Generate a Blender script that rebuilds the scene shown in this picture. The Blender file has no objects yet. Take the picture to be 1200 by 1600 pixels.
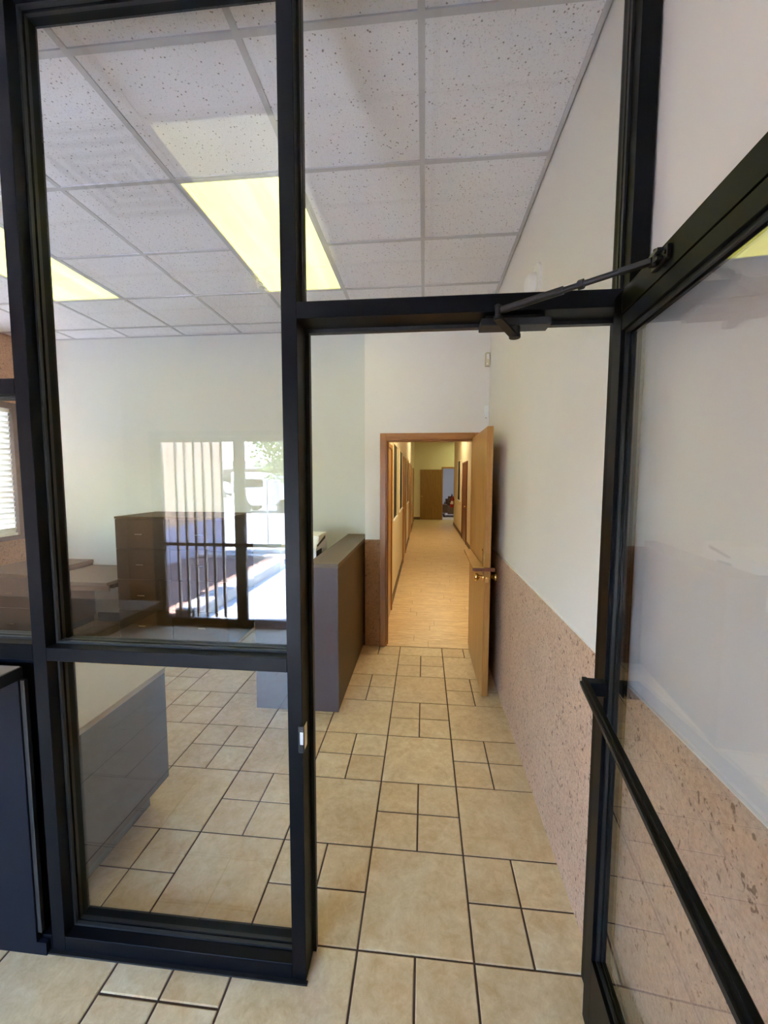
import bpy, bmesh, math, random
from mathutils import Vector, Matrix
rnd = random.Random(7)
SC = bpy.context.scene
COL = SC.collection

# ------------------------------------------------------------ camera (f = 638 px on a 1200x1600 frame)
def cam_axes(yaw, pitch, roll):
    cy, sy, cp, sp, cr, sr = math.cos(yaw), math.sin(yaw), math.cos(pitch), math.sin(pitch), math.cos(roll), math.sin(roll)
    f = Vector((-sy*cp, cy*cp, sp)); r = Vector((cy, sy, 0)); u = r.cross(f)
    return r*cr+u*sr, -r*sr+u*cr, f
cd = bpy.data.cameras.new('camera'); cam = bpy.data.objects.new('camera', cd); COL.objects.link(cam)
r_, u_, f_ = cam_axes(0.0974, -0.0799, 0.0021)
m = Matrix(((r_.x, u_.x, -f_.x, 0), (r_.y, u_.y, -f_.y, 0), (r_.z, u_.z, -f_.z, 1.6), (0, 0, 0, 1)))
cam.matrix_world = m
cd.sensor_width = 36; cd.lens = 637.95*36/1600; cd.clip_start = .02; cd.clip_end = 400
SC.camera = cam

# ------------------------------------------------------------ world, sun, exposure
W = bpy.data.worlds.new('sky'); SC.world = W; W.use_nodes = True
nt = W.node_tree; nt.nodes.clear()
wo = nt.nodes.new('ShaderNodeOutputWorld'); bg = nt.nodes.new('ShaderNodeBackground'); sk = nt.nodes.new('ShaderNodeTexSky')
sk.sky_type = 'NISHITA'; sk.sun_disc = False; sk.sun_elevation = math.radians(57); sk.sun_rotation = math.radians(-82)
sk.air_density = 1.0; sk.dust_density = .1; sk.ozone_density = 3
nt.links.new(sk.outputs[0], bg.inputs[0]); nt.links.new(bg.outputs[0], wo.inputs[0])
SKY = 2.6; SUN = 74.0
bg.inputs[1].default_value = SKY
sl = bpy.data.lights.new('sun', 'SUN'); sl.energy = SUN; sl.angle = math.radians(.6); sl.color = (1, .98, .96)
so = bpy.data.objects.new('sun', sl); COL.objects.link(so)
a_ = math.radians(8); e_ = math.radians(57)
to_sun = Vector((-math.cos(e_)*math.cos(a_), math.cos(e_)*math.sin(a_), math.sin(e_)))
so.rotation_euler = to_sun.to_track_quat('Z', 'Y').to_euler(); so.location = (-20, 3, 30)
vs = SC.view_settings; vs.view_transform = 'Standard'; vs.look = 'None'; vs.gamma = 1; vs.use_curve_mapping = False
vs.exposure = 2.05
SC.cycles.max_bounces = 10; SC.cycles.diffuse_bounces = 6; SC.cycles.glossy_bounces = 5
SC.cycles.transparent_max_bounces = 24; SC.cycles.transmission_bounces = 4
SC.cycles.sample_clamp_indirect = 6; SC.cycles.caustics_reflective = False; SC.cycles.caustics_refractive = False
ROOM_LAMP = 1.1; FOYER_LAMP = .5; HALL_LAMP = 5.0

# ------------------------------------------------------------ materials
def lin(r, g, b):
    f = lambda c: (c/255/12.92) if c/255 <= .04045 else ((c/255+.055)/1.055)**2.4
    return (f(r), f(g), f(b), 1)
def newmat(name):
    mt = bpy.data.materials.new(name); mt.use_nodes = True
    t = mt.node_tree; b = t.nodes['Principled BSDF']
    return mt, t, b
def N(t, kind, **kw):
    n = t.nodes.new(kind)
    for k, v in kw.items():
        if k.startswith('i_'): n.inputs[k[2:].replace('_', ' ')].default_value = v
        else: setattr(n, k, v)
    return n
def mapped(t, scale=(1, 1, 1), rand=False):
    tc = N(t, 'ShaderNodeTexCoord'); mp = N(t, 'ShaderNodeMapping'); mp.inputs['Scale'].default_value = scale
    if rand:
        oi = N(t, 'ShaderNodeObjectInfo'); mu = N(t, 'ShaderNodeVectorMath', operation='SCALE'); mu.inputs['Scale'].default_value = 1
        cx = N(t, 'ShaderNodeCombineXYZ'); ma = N(t, 'ShaderNodeMath', operation='MULTIPLY'); ma.inputs[1].default_value = 57.0
        t.links.new(oi.outputs['Random'], ma.inputs[0])
        for k in range(3): t.links.new(ma.outputs[0], cx.inputs[k])
        ad = N(t, 'ShaderNodeVectorMath', operation='ADD')
        t.links.new(tc.outputs['Object'], ad.inputs[0]); t.links.new(cx.outputs[0], ad.inputs[1])
        t.links.new(ad.outputs[0], mp.inputs[0])
    else: t.links.new(tc.outputs['Object'], mp.inputs[0])
    return mp.outputs[0]
def ramp(t, fac, stops):
    r = N(t, 'ShaderNodeValToRGB'); e = r.color_ramp.elements
    while len(e) < len(stops): e.new(.5)
    for k, (p, c) in enumerate(stops): e[k].position = p; e[k].color = c
    t.links.new(fac, r.inputs[0]); return r.outputs[0]
def noise(t, vec, scale, detail=4, rough=.55, dist=0):
    n = N(t, 'ShaderNodeTexNoise'); n.inputs['Scale'].default_value = scale; n.inputs['Detail'].default_value = detail
    n.inputs['Roughness'].default_value = rough; n.inputs['Distortion'].default_value = dist
    t.links.new(vec, n.inputs['Vector']); return n.outputs['Fac']
def mixc(t, fac, a, b, mode='MIX'):
    m_ = N(t, 'ShaderNodeMix', data_type='RGBA', blend_type=mode)
    for s, v in ((m_.inputs[0], fac), (m_.inputs[6], a), (m_.inputs[7], b)):
        if hasattr(v, 'is_output') or hasattr(v, 'links'): t.links.new(v, s)
        else: s.default_value = v
    return m_.outputs[2]
def bump(t, b, h, strength=.3, dist=.002):
    bp = N(t, 'ShaderNodeBump'); bp.inputs['Strength'].default_value = strength; bp.inputs['Distance'].default_value = dist
    t.links.new(h, bp.inputs['Height']); t.links.new(bp.outputs[0], b.inputs['Normal'])
def plain(name, rgb, rough=.5, metal=0, var=0, nscale=8, bstr=0, bscale=200, spec=.5):
    mt, t, b = newmat(name); c = lin(*rgb)
    b.inputs['Base Color'].default_value = c; b.inputs['Roughness'].default_value = rough; b.inputs['Metallic'].default_value = metal
    b.inputs['Specular IOR Level'].default_value = spec
    v = mapped(t)
    if var:
        lo = tuple(x*(1-var) for x in c[:3])+(1,); hi = tuple(min(1, x*(1+var)) for x in c[:3])+(1,)
        t.links.new(ramp(t, noise(t, v, nscale), [(.3, lo), (.7, hi)]), b.inputs['Base Color'])
    if bstr: bump(t, b, noise(t, v, bscale, 3), bstr, .001)
    return mt
def emit(name, rgb, strength, streaks=0, axis=0):
    mt, t, b = newmat(name); b.inputs['Base Color'].default_value = (.25, .25, .14, 1); b.inputs['Roughness'].default_value = .35
    b.inputs['Emission Strength'].default_value = strength
    c = rgb+(1,)
    if streaks:
        v = mapped(t, (9, .6, 1)); n = noise(t, v, 1.0, 2, .5, .6)
        t.links.new(ramp(t, n, [(.3, tuple(x*(1-streaks) for x in rgb)+(1,)), (.7, c)]), b.inputs['Emission Color'])
    else: b.inputs['Emission Color'].default_value = c
    return mt
def glass(name, tint=(.975, .975, .972), ior=1.52, rough=0.0):
    mt = bpy.data.materials.new(name); mt.use_nodes = True; t = mt.node_tree; t.nodes.clear()
    o = N(t, 'ShaderNodeOutputMaterial'); mx = N(t, 'ShaderNodeMixShader'); tr = N(t, 'ShaderNodeBsdfTransparent'); gl = N(t, 'ShaderNodeBsdfGlossy')
    tr.inputs[0].default_value = tint+(1,); gl.inputs['Roughness'].default_value = rough; gl.inputs['Color'].default_value = (1, 1, 1, 1)
    ge = N(t, 'ShaderNodeNewGeometry'); io = N(t, 'ShaderNodeMix', data_type='FLOAT'); io.inputs[2].default_value = ior; io.inputs[3].default_value = 1/ior
    fr = N(t, 'ShaderNodeFresnel')
    t.links.new(ge.outputs['Backfacing'], io.inputs[0]); t.links.new(io.outputs[0], fr.inputs['IOR'])
    t.links.new(fr.outputs[0], mx.inputs[0]); t.links.new(tr.outputs[0], mx.inputs[1]); t.links.new(gl.outputs[0], mx.inputs[2])
    t.links.new(mx.outputs[0], o.inputs[0]); return mt
def wood(name, dark, light, axis='Z', rough=.4, grain=1.0):
    mt, t, b = newmat(name); s = {'Z': (14, 14, 1.1), 'X': (1.1, 14, 14), 'Y': (14, 1.1, 14)}[axis]
    v = mapped(t, s, rand=True); n = noise(t, v, 2.2*grain, 6, .6, .7); n2 = noise(t, v, 9*grain, 3, .5)
    c = ramp(t, n, [(.3, lin(*dark)), (.68, lin(*light))])
    c = mixc(t, .35, c, ramp(t, n2, [(.35, lin(*dark)), (.65, lin(*light))]))
    t.links.new(c, b.inputs['Base Color']); b.inputs['Roughness'].default_value = rough
    bump(t, b, n2, .08, .0006); return mt
def tile_mat():
    mt, t, b = newmat('ceramic_floor_tile'); v = mapped(t, rand=True)
    oi = N(t, 'ShaderNodeObjectInfo')
    n1 = noise(t, v, 6, 7, .72, .8); n2 = noise(t, v, 26, 6, .75, .5); n3 = noise(t, v, 260, 2)
    c = ramp(t, n1, [(.3, lin(186, 152, 104)), (.5, lin(214, 188, 144)), (.7, lin(232, 216, 182))])
    c = mixc(t, .45, c, ramp(t, n2, [(.32, lin(186, 154, 108)), (.66, lin(234, 216, 178))]))
    c = mixc(t, oi.outputs['Random'], c, mixc(t, .2, c, lin(176, 128, 74)))
    t.links.new(c, b.inputs['Base Color'])
    t.links.new(ramp(t, n1, [(.2, (.34,)*3+(1,)), (.8, (.5,)*3+(1,))]), b.inputs['Roughness'])
    bump(t, b, n3, .06, .0006); return mt
def stone_mat(name='cast_stone_panel', dk=(176, 142, 118), lt=(222, 192, 168), fleck=(92, 60, 44)):
    mt, t, b = newmat(name); v = mapped(t)
    n1 = noise(t, v, 5, 6, .7, .2); n2 = noise(t, v, 60, 6, .8, .2)
    c = ramp(t, n2, [(.36, lin(*dk)), (.58, lin(*lt))]); c = mixc(t, .3, c, ramp(t, n1, [(.3, lin(*dk)), (.7, lin(*lt))]))
    v2 = mapped(t, (1, 1, .8)); vo = N(t, 'ShaderNodeTexVoronoi'); vo.inputs['Scale'].default_value = 44; vo.inputs['Randomness'].default_value = 1
    dn = N(t, 'ShaderNodeTexNoise'); dn.inputs['Scale'].default_value = 42; dn.inputs['Detail'].default_value = 3; t.links.new(v2, dn.inputs['Vector'])
    ad = N(t, 'ShaderNodeMix', data_type='VECTOR'); ad.inputs[0].default_value = .06
    t.links.new(v2, ad.inputs[4]); t.links.new(dn.outputs['Color'], ad.inputs[5]); t.links.new(ad.outputs[1], vo.inputs['Vector'])
    f1 = ramp(t, vo.outputs['Distance'], [(.2, (1, 1, 1, 1)), (.3, (0, 0, 0, 1))])
    sel = noise(t, v, 24, 3); f2 = ramp(t, sel, [(.47, (0, 0, 0, 1)), (.53, (1, 1, 1, 1))])
    n5 = noise(t, v2, 130, 3, .6, .5); f3 = ramp(t, n5, [(.63, (0, 0, 0, 1)), (.69, (1, 1, 1, 1))])
    mm = mixc(t, 1.0, f1, f2, 'MULTIPLY'); mm = mixc(t, 1.0, mm, f3, 'LIGHTEN')
    sc_ = mixc(t, 1.0, mm, (.8, .8, .8, 1), 'MULTIPLY')
    t.links.new(mixc(t, sc_, c, lin(*fleck)), b.inputs['Base Color']); b.inputs['Roughness'].default_value = .7
    inv = mixc(t, 1.0, (1, 1, 1, 1), mm, 'SUBTRACT'); bump(t, b, inv, .5, .0012); return mt
def acoustic_mat():
    mt, t, b = newmat('acoustic_ceiling_tile'); v = mapped(t, rand=True)
    vo = N(t, 'ShaderNodeTexVoronoi'); vo.inputs['Scale'].default_value = 60; t.links.new(v, vo.inputs['Vector'])
    f1 = ramp(t, vo.outputs['Distance'], [(.16, (1, 1, 1, 1)), (.26, (0, 0, 0, 1))])
    sel = noise(t, v, 60, 2); f2 = ramp(t, sel, [(.5, (0, 0, 0, 1)), (.55, (1, 1, 1, 1))])
    mm = mixc(t, 1, f1, f2, 'MULTIPLY'); n3 = noise(t, v, 190, 3, .6); mm = mixc(t, 1, mm, ramp(t, n3, [(.6, (0, 0, 0, 1)), (.68, (.6, .6, .6, 1))]), 'LIGHTEN')
    t.links.new(mixc(t, mm, lin(238, 238, 242), lin(150, 140, 132)), b.inputs['Base Color']); b.inputs['Roughness'].default_value = .95
    inv = mixc(t, 1, (1, 1, 1, 1), mm, 'SUBTRACT'); bump(t, b, inv, .4, .002); return mt

M = {}
M['white'] = plain('white_wall_paint', (238, 234, 229), .62, bstr=.12, bscale=160, var=.012, nscale=2)
M['white_green'] = plain('pale_sage_wall_paint', (222, 222, 215), .62, bstr=.12, bscale=160)
M['hallwall'] = plain('cream_wall_paint', (222, 208, 180), .65, bstr=.1)
M['coolwall'] = plain('cool_white_wall_paint', (214, 218, 226), .65)
M['ceil'] = plain('ceiling_backing', (200, 200, 200), .9)
M['tbar'] = plain('white_enamel_tee', (196, 196, 198), .5)
M['alu'] = plain('black_anodised_aluminium', (6, 7, 12), .42, .0, spec=.11)
M['alu_in'] = plain('black_glazing_bead', (16, 17, 19), .5)
M['alu_grey'] = plain('dark_grey_closer_metal', (30, 29, 32), .42, .3)
M['brown_alu'] = plain('dark_bronze_frame', (52, 44, 40), .4)
M['chrome'] = plain('bright_metal', (215, 215, 215), .22, 1)
M['brass'] = plain('polished_brass', (214, 178, 110), .2, 1)
M['glass'] = glass('clear_glass')
M['tint'] = glass('tinted_glass', (.86, .88, .88))
M['darkglass'] = plain('dark_reflective_glass', (10, 11, 12), .35, spec=.1)
M['tile'] = tile_mat(); M['grout'] = plain('brown_grout', (78, 58, 50), .9, var=.15, nscale=40)
M['stone'] = stone_mat()
M['stone_dk'] = stone_mat('rough_stone_panel', (140, 100, 72), (186, 142, 106), (66, 42, 28))
M['acoustic'] = acoustic_mat()
M['laminate'] = plain('taupe_laminate', (92, 78, 76), .42, spec=.3, var=.04, nscale=3)
M['laminate_dk'] = plain('brown_laminate', (80, 64, 50), .55, spec=.18, var=.05, nscale=3)
M['laminate_side'] = plain('mid_brown_laminate', (92, 74, 54), .5, spec=.2, var=.04, nscale=3)
M['laminate_top'] = plain('pale_taupe_laminate', (168, 156, 142), .35)
M['laminate_ledge'] = plain('warm_taupe_laminate', (112, 98, 82), .5, spec=.22)
M['laminate_desk'] = plain('dark_brown_desk_laminate', (50, 39, 34), .4, spec=.18, var=.04, nscale=3)
M['oak_dark'] = wood('aged_oak_veneer', (118, 82, 24), (150, 108, 40), 'Z', .4, .7)
M['blackside'] = plain('black_laminate', (24, 24, 27), .4)
M['slate'] = plain('charcoal_laminate', (9, 13, 24), .5, spec=.12)
M['oak'] = wood('oak_veneer', (158, 112, 52), (196, 150, 84), 'Z', .3, .6)
M['oak_edge'] = wood('oak_lipping', (168, 118, 58), (196, 148, 84), 'Z', .4)
M['oak_h'] = wood('oak_trim_across', (144, 94, 46), (176, 122, 64), 'X', .35)
M['oak_trim'] = wood('oak_trim', (144, 94, 46), (176, 122, 64), 'Z', .35)
M['redwood'] = wood('dark_red_wood', (88, 44, 26), (120, 64, 38), 'Y', .4)
M['plank'] = wood('oak_floor_plank', (178, 134, 82), (244, 220, 174), 'X', .36, 1.7)
M['basebd'] = plain('brown_vinyl_base', (96, 72, 52), .5)
M['plastic'] = plain('white_plastic', (247, 247, 245), .4)
M['beige'] = plain('aged_cream_plastic', (206, 198, 168), .45)
M['black'] = plain('black_plastic', (14, 14, 15), .4)
M['rubber'] = plain('black_rubber_base', (34, 32, 32), .7)
M['red'] = plain('red_enamel', (168, 34, 30), .35)
M['label'] = plain('printed_paper', (220, 205, 200), .7)
M['purple'] = plain('purple_print', (120, 70, 110), .7)
M['leather'] = plain('brown_leather', (104, 78, 62), .5, var=.1, nscale=14)
M['carpet'] = plain('pale_carpet', (206, 186, 178), .95, bstr=.3)
M['web'] = plain('cobweb_fibre', (240, 240, 235), .8)
M['vent'] = plain('vent_enamel', (205, 205, 205), .45)
M['blind'] = plain('vinyl_blind', (238, 238, 232), .5)
M['blind'].node_tree.nodes['Principled BSDF'].inputs['Base Color'].default_value = lin(238, 238, 232)
def blind_mat():
    mt = M['blind']; t = mt.node_tree; b = t.nodes['Principled BSDF']; o = t.nodes['Material Output']
    tl = N(t, 'ShaderNodeBsdfTranslucent'); tl.inputs[0].default_value = lin(236, 236, 226); mx = N(t, 'ShaderNodeMixShader'); mx.inputs[0].default_value = .02
    t.links.new(b.outputs[0], mx.inputs[1]); t.links.new(tl.outputs[0], mx.inputs[2]); t.links.new(mx.outputs[0], o.inputs[0])
blind_mat()
M['lamp_room'] = emit('troffer_diffuser', (1.0, .96, .17), ROOM_LAMP, .35)
M['lamp_foyer'] = emit('foyer_diffuser', (1.0, 1.0, .62), FOYER_LAMP, .4)
M['lamp_hall'] = emit('hall_diffuser', (1.0, .87, .56), HALL_LAMP)
M['fill_alcove'] = emit('alcove_fill_panel', (.88, 1.0, .48), 4.4)  # added glow, brightens and greens the hallway end wall
M['daylight_far'] = emit('far_room_daylight_panel', (.86, .93, 1.0), 3.2)  # added glowing panel, stands in for daylight in the far room
M['concrete'] = plain('sunlit_concrete', (192, 194, 200), .85, var=.06, nscale=3, bstr=.1)
M['asphalt'] = plain('pale_asphalt', (118, 117, 120), .9, var=.08, nscale=2)
M['curb'] = plain('curb_concrete', (170, 166, 164), .9, var=.1, nscale=6)
M['mulch'] = plain('bark_mulch', (112, 88, 78), .95, var=.4, nscale=30, bstr=.6, bscale=60)
M['tan'] = plain('tan_stucco', (160, 132, 108), .9, var=.04, bstr=.3)
M['lav'] = plain('grey_stucco', (128, 124, 142), .9)
M['bldg'] = plain('brown_building_wall', (112, 98, 94), .9)
M['roofing'] = plain('pale_roofing', (140, 138, 138), .8)
M['bark'] = plain('tree_bark', (120, 104, 90), .9, var=.2)
M['leaf'] = plain('tree_leaf', (84, 108, 44), .6, var=.2, nscale=3)
M['carpaint'] = plain('white_car_paint', (170, 172, 178), .2)
M['signpost'] = plain('galvanised_post', (128, 128, 132), .45, .5)

# ------------------------------------------------------------ mesh helpers
class MB:
    def __init__(s): s.v = []; s.f = []; s.sm = False
    def box(s, x0, x1, y0, y1, z0, z1):
        if x0 > x1: x0, x1 = x1, x0
        if y0 > y1: y0, y1 = y1, y0
        if z0 > z1: z0, z1 = z1, z0
        n = len(s.v)
        s.v += [(x, y, z) for z in (z0, z1) for (x, y) in ((x0, y0), (x1, y0), (x1, y1), (x0, y1))]
        s.f += [tuple(n+k for k in q) for q in ((0, 3, 2, 1), (4, 5, 6, 7), (0, 1, 5, 4), (1, 2, 6, 5), (2, 3, 7, 6), (3, 0, 4, 7))]
        return s
    def prism(s, pts, a, b, axis='Z'):
        # pts: 2-D outline (ccw); extruded from a to b along axis
        n = len(s.v); k = len(pts)
        def P(p, h): return {'Z': (p[0], p[1], h), 'Y': (p[0], h, p[1]), 'X': (h, p[0], p[1])}[axis]
        s.v += [P(p, a) for p in pts]+[P(p, b) for p in pts]
        s.f.append(tuple(n+i for i in range(k))[::-1]); s.f.append(tuple(n+k+i for i in range(k)))
        for i in range(k): j = (i+1) % k; s.f.append((n+i, n+j, n+k+j, n+k+i))
        return s
    def tube(s, p0, p1, r0, r1=None, seg=14):
        r1 = r0 if r1 is None else r1
        p0, p1 = Vector(p0), Vector(p1); d = (p1-p0).normalized(); a = d.orthogonal().normalized(); b = d.cross(a); n = len(s.v)
        for p, r in ((p0, r0), (p1, r1)):
            for k in range(seg):
                t = 2*math.pi*k/seg; q = p+a*math.cos(t)*r+b*math.sin(t)*r; s.v.append(tuple(q))
        for k in range(seg): j = (k+1) % seg; s.f.append((n+k, n+j, n+seg+j, n+seg+k))
        s.f.append(tuple(n+k for k in range(seg))[::-1]); s.f.append(tuple(n+seg+k for k in range(seg)))
        return s
    def lathe(s, base, d, prof, seg=18):
        base, d = Vector(base), Vector(d).normalized(); a = d.orthogonal().normalized(); b = d.cross(a); n = len(s.v)
        for h, r in prof:
            for k in range(seg):
                t = 2*math.pi*k/seg; s.v.append(tuple(base+d*h+a*math.cos(t)*r+b*math.sin(t)*r))
        for i in range(len(prof)-1):
            for k in range(seg):
                j = (k+1) % seg; s.f.append((n+i*seg+k, n+i*seg+j, n+(i+1)*seg+j, n+(i+1)*seg+k))
        s.f.append(tuple(n+k for k in range(seg))[::-1]); s.f.append(tuple(n+(len(prof)-1)*seg+k for k in range(seg)))
        return s
    def quadbar(s, p0, p1, w, h, up=(0, 0, 1)):
        p0, p1 = Vector(p0), Vector(p1); d = (p1-p0).normalized(); u = Vector(up); x = d.cross(u).normalized()*(w/2); y = x.cross(d).normalized()*(h/2); n = len(s.v)
        for p in (p0, p1):
            for q in (-x-y, x-y, x+y, -x+y): s.v.append(tuple(p+q))
        s.f += [tuple(n+k for k in q) for q in ((0, 3, 2, 1), (4, 5, 6, 7), (0, 1, 5, 4), (1, 2, 6, 5), (2, 3, 7, 6), (3, 0, 4, 7))]
        return s
    def build(s, name, mat, parent=None, bevel=0, smooth=False, seg=1, local=False):
        off = Vector((0, 0, 0))
        if parent is not None and not local:
            p = parent
            while p is not None: off += p.location; p = p.parent
        me = bpy.data.meshes.new(name); me.from_pydata([tuple(Vector(v)-off) for v in s.v], [], s.f)
        bm = bmesh.new(); bm.from_mesh(me); bmesh.ops.recalc_face_normals(bm, faces=bm.faces)
        if bevel:
            ed = [e for e in bm.edges if len(e.link_faces) == 2 and e.calc_face_angle(0) > .5]
            bmesh.ops.bevel(bm, geom=ed, offset=bevel, segments=seg, affect='EDGES', clamp_overlap=True)
        bm.to_mesh(me); bm.free()
        if smooth:
            for p in me.polygons: p.use_smooth = True
            me.set_sharp_from_angle(angle=math.radians(40))
        me.materials.append(M[mat] if isinstance(mat, str) else mat)
        o = bpy.data.objects.new(name, me); COL.objects.link(o)
        if parent is not None: o.parent = parent
        return o
def box(*a): return MB().box(*a)
def tag(o, label=None, cat=None, group=None, kind=None):
    if label: o['label'] = label
    if cat: o['category'] = cat
    if group: o['group'] = group
    if kind: o['kind'] = kind
    return o
def thing(name, loc, label, cat, group=None, kind=None):
    o = bpy.data.objects.new(name, None); COL.objects.link(o); o.location = loc; o.empty_display_size = .1
    return tag(o, label, cat, group, kind)
def cells(u0, u1, v0, v1, holes):
    us = sorted({u0, u1, *[h[0] for h in holes], *[h[1] for h in holes]}); vs_ = sorted({v0, v1, *[h[2] for h in holes], *[h[3] for h in holes]})
    for a, b in zip(us, us[1:]):
        for c, d in zip(vs_, vs_[1:]):
            if not any(a >= h[0]-1e-6 and b <= h[1]+1e-6 and c >= h[2]-1e-6 and d <= h[3]+1e-6 for h in holes): yield a, b, c, d
def wallX(x0, x1, y0, y1, z0, z1, holes=()):   # slab normal to X; holes (y0,y1,z0,z1)
    m_ = MB()
    for a, b, c, d in cells(y0, y1, z0, z1, list(holes)): m_.box(x0, x1, a, b, c, d)
    return m_
def wallY(y0, y1, x0, x1, z0, z1, holes=()):
    m_ = MB()
    for a, b, c, d in cells(x0, x1, z0, z1, list(holes)): m_.box(a, b, y0, y1, c, d)
    return m_

# ------------------------------------------------------------ key dimensions
H = 3.087                    # ceiling height
HW = 3.32                    # wall tops, above the hung ceiling
XR = .569                    # wall on the right
XL = -4.33; YB = 4.17        # office: window wall, recessed rear wall
YD = 3.80                    # wall with the oak door
XJ = -.551                   # jog
SF, SB = 1.15, 1.255         # storefront front and back planes
YE = -1.70                   # entrance wall inner face
XF = -3.20                   # foyer side wall
HX0, HX1, HY1 = -.40, 1.05, 16.36
TX, TY, TM = -.2109, 1.6481, .3928

# ------------------------------------------------------------ structure: walls
wr = tag(wallX(XR+.006, XR+.15, YE, YD, 0, HW).build('wall_right', 'white'), 'long white wall with speckled pink stone panelling along its foot', 'wall', kind='structure')
MB().box(XR-.002, XR+.006, SB, YD, 0, 1.03).build('wainscot', 'stone', wr)
MB().box(XR-.002, XR+.006, YE, SF, 0, 1.03).build('wainscot', 'stone', wr)
MB().box(XR-.0025, XR+.006, SB, YD, 1.03, 1.0318).build('wainscot_cap', 'plastic', wr)
MB().box(XR-.0025, XR+.006, YE, SF, 1.03, 1.0318).build('wainscot_cap', 'plastic', wr)

wd = tag(wallY(YD, YD+.13, -.54, XR+.006, 0, HW, [(-.36, .455, 0, 1.965)]).build('wall_doorway', 'white'), 'white wall above and beside the oak framed doorway', 'wall', kind='structure')
MB().box(-.551, -.409, YD-.008, YD, 0, 1.032).build('wainscot', 'stone_dk', wd)
tag(box(-.551, -.54, YD, YB+.1, 0, HW).build('wall_jog', 'white'), 'narrow white return wall at the end of the counter', 'wall', kind='structure')
wb = tag(wallY(YB, YB+.12, XL-.1, XJ, 0, HW).build('wall_back', 'white_green'), 'white rear wall behind the brown filing cabinets', 'wall', kind='structure')
WY0, WY1, WZ0, WZ1 = 2.45, 4.02, .95, 2.39
wl = tag(wallX(XL-.15, XL, SB-.05, YB, 0, HW, [(WY0, WY1, WZ0, WZ1)]).build('wall_window', 'stone_dk'), 'rough pink stone wall with the blinded window', 'wall', kind='structure')
MB().box(XL, -3.70, YB-.012, YB, 0, .1).box(-3.64, -2.90, YB-.012, YB, 0, .1).box(-1.80, XJ, YB-.012, YB, 0, .1).build('baseboard', 'rubber', wb)
tag(wallX(XF-.12, XF, YE, SF, 0, HW).build('wall_foyer', 'stone_dk'), 'side wall of the entrance foyer, its dimness put into brown stone colour', 'wall', kind='structure')  # shade put into the stone colour, keeps the mirrored foyer dim
tag(wallY(1.185, 1.235, XL-.15, -3.18, 0, HW).build('wall_partition', 'white'), 'white partition wall continuing beside the black framed glazing', 'wall', kind='structure')
EX0, EX1, EX2, EX3 = -2.91, -1.98, -.985, -.94
we = tag(wallY(YE-.15, YE, XF-.12, XR+.15, 0, 3.5, [(EX0, EX3, 0, 2.10)]).build('wall_entrance', 'stone_dk'), 'entrance wall around the black framed street doors, its backlit shade put into brown stone colour', 'wall', kind='structure')  # dark stone carries the shade of the backlit inner face

# hallway walls
hl = tag(box(HX0-.14, HX0, YD+.13, HY1+.1, 0, HW).build('wall_hall_left', 'hallwall'), 'cream hallway wall with oak doors and dark windows', 'wall', kind='structure')
hr = tag(box(HX1, HX1+.14, YD+.13, 14.6, 0, HW).build('wall_hall_right', 'hallwall'), 'cream hallway wall with one brown door and a slim dark window', 'wall', kind='structure')
tag(MB().box(XR+.15, HX1, YD, YD+.13, 0, HW).box(HX1, HX1+.14, YD, YD+.13, 0, HW).build('wall_hall_front', 'hallwall'), 'cream wall behind the open oak door', 'wall', kind='structure')
FX = 2.6
tag(box(HX1+.14, FX, 14.48, 14.6, 0, HW).build('wall_hall_alcove', 'hallwall'), 'cream wall at the hallway corner', 'wall', kind='structure')
tag(box(FX, FX+.1, 14.48, 21, 0, HW).build('wall_far_side', 'coolwall'), 'pale side wall past the hallway end', 'wall', kind='structure')
ew = tag(wallY(HY1, HY1+.1, HX0, FX, 0, HW, [(.74, 1.62, 0, 2.03)]).build('wall_hall_end', 'hallwall'), 'greenish lit end wall of the hallway', 'wall', kind='structure')
tag(MB().box(-1.5, FX, 20.9, 21, 0, HW).box(-1.5, -1.4, HY1+.1, 20.9, 0, HW).box(-1.5, HX0-.14, HY1, HY1+.1, 0, HW).build('wall_far_room', 'coolwall'), 'pale blue white walls of the room past the hallway', 'wall', kind='structure')

# ------------------------------------------------------------ floor: grout slab + ceramic tiles
fl = tag(box(XL-.1, XR+.1, YE-.02, YD+.0, -.1, -.004).box(XL-.1, XJ, YD, YB+.05, -.1, -.004).build('floor', 'grout'), 'beige ceramic floor tiles in a pattern of large squares and four small ones', 'floor', kind='structure')
G = .0075
bigm = {}
def tile_mesh(w, d):
    key = (round(w, 4), round(d, 4))
    if key in bigm: return bigm[key]
    b = .003; z0, z1 = -.012, 0.0
    vs2 = [(-w/2, -d/2, z0), (w/2, -d/2, z0), (w/2, d/2, z0), (-w/2, d/2, z0), (-w/2, -d/2, z1-.0015), (w/2, -d/2, z1-.0015), (w/2, d/2, z1-.0015), (-w/2, d/2, z1-.0015),
           (-w/2+b, -d/2+b, z1), (w/2-b, -d/2+b, z1), (w/2-b, d/2-b, z1), (-w/2+b, d/2-b, z1)]
    fs = [(0, 1, 5, 4), (1, 2, 6, 5), (2, 3, 7, 6), (3, 0, 4, 7), (4, 5, 9, 8), (5, 6, 10, 9), (6, 7, 11, 10), (7, 4, 8, 11), (8, 9, 10, 11)]
    me = bpy.data.meshes.new('tile'); me.from_pydata(vs2, [], fs); me.materials.append(M['tile']); bigm[key] = me
    return me
rects = []
for i in range(-11, 3):
    for j in range(-9, 7):
        x, y = TX+i*TM, TY+j*TM
        if (i+j) % 2: rects.append((x, x+TM, y, y+TM))
        else:
            h = TM/2
            rects += [(x+a*h, x+a*h+h, y+b*h, y+b*h+h) for a in (0, 1) for b in (0, 1)]
clip = []
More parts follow.
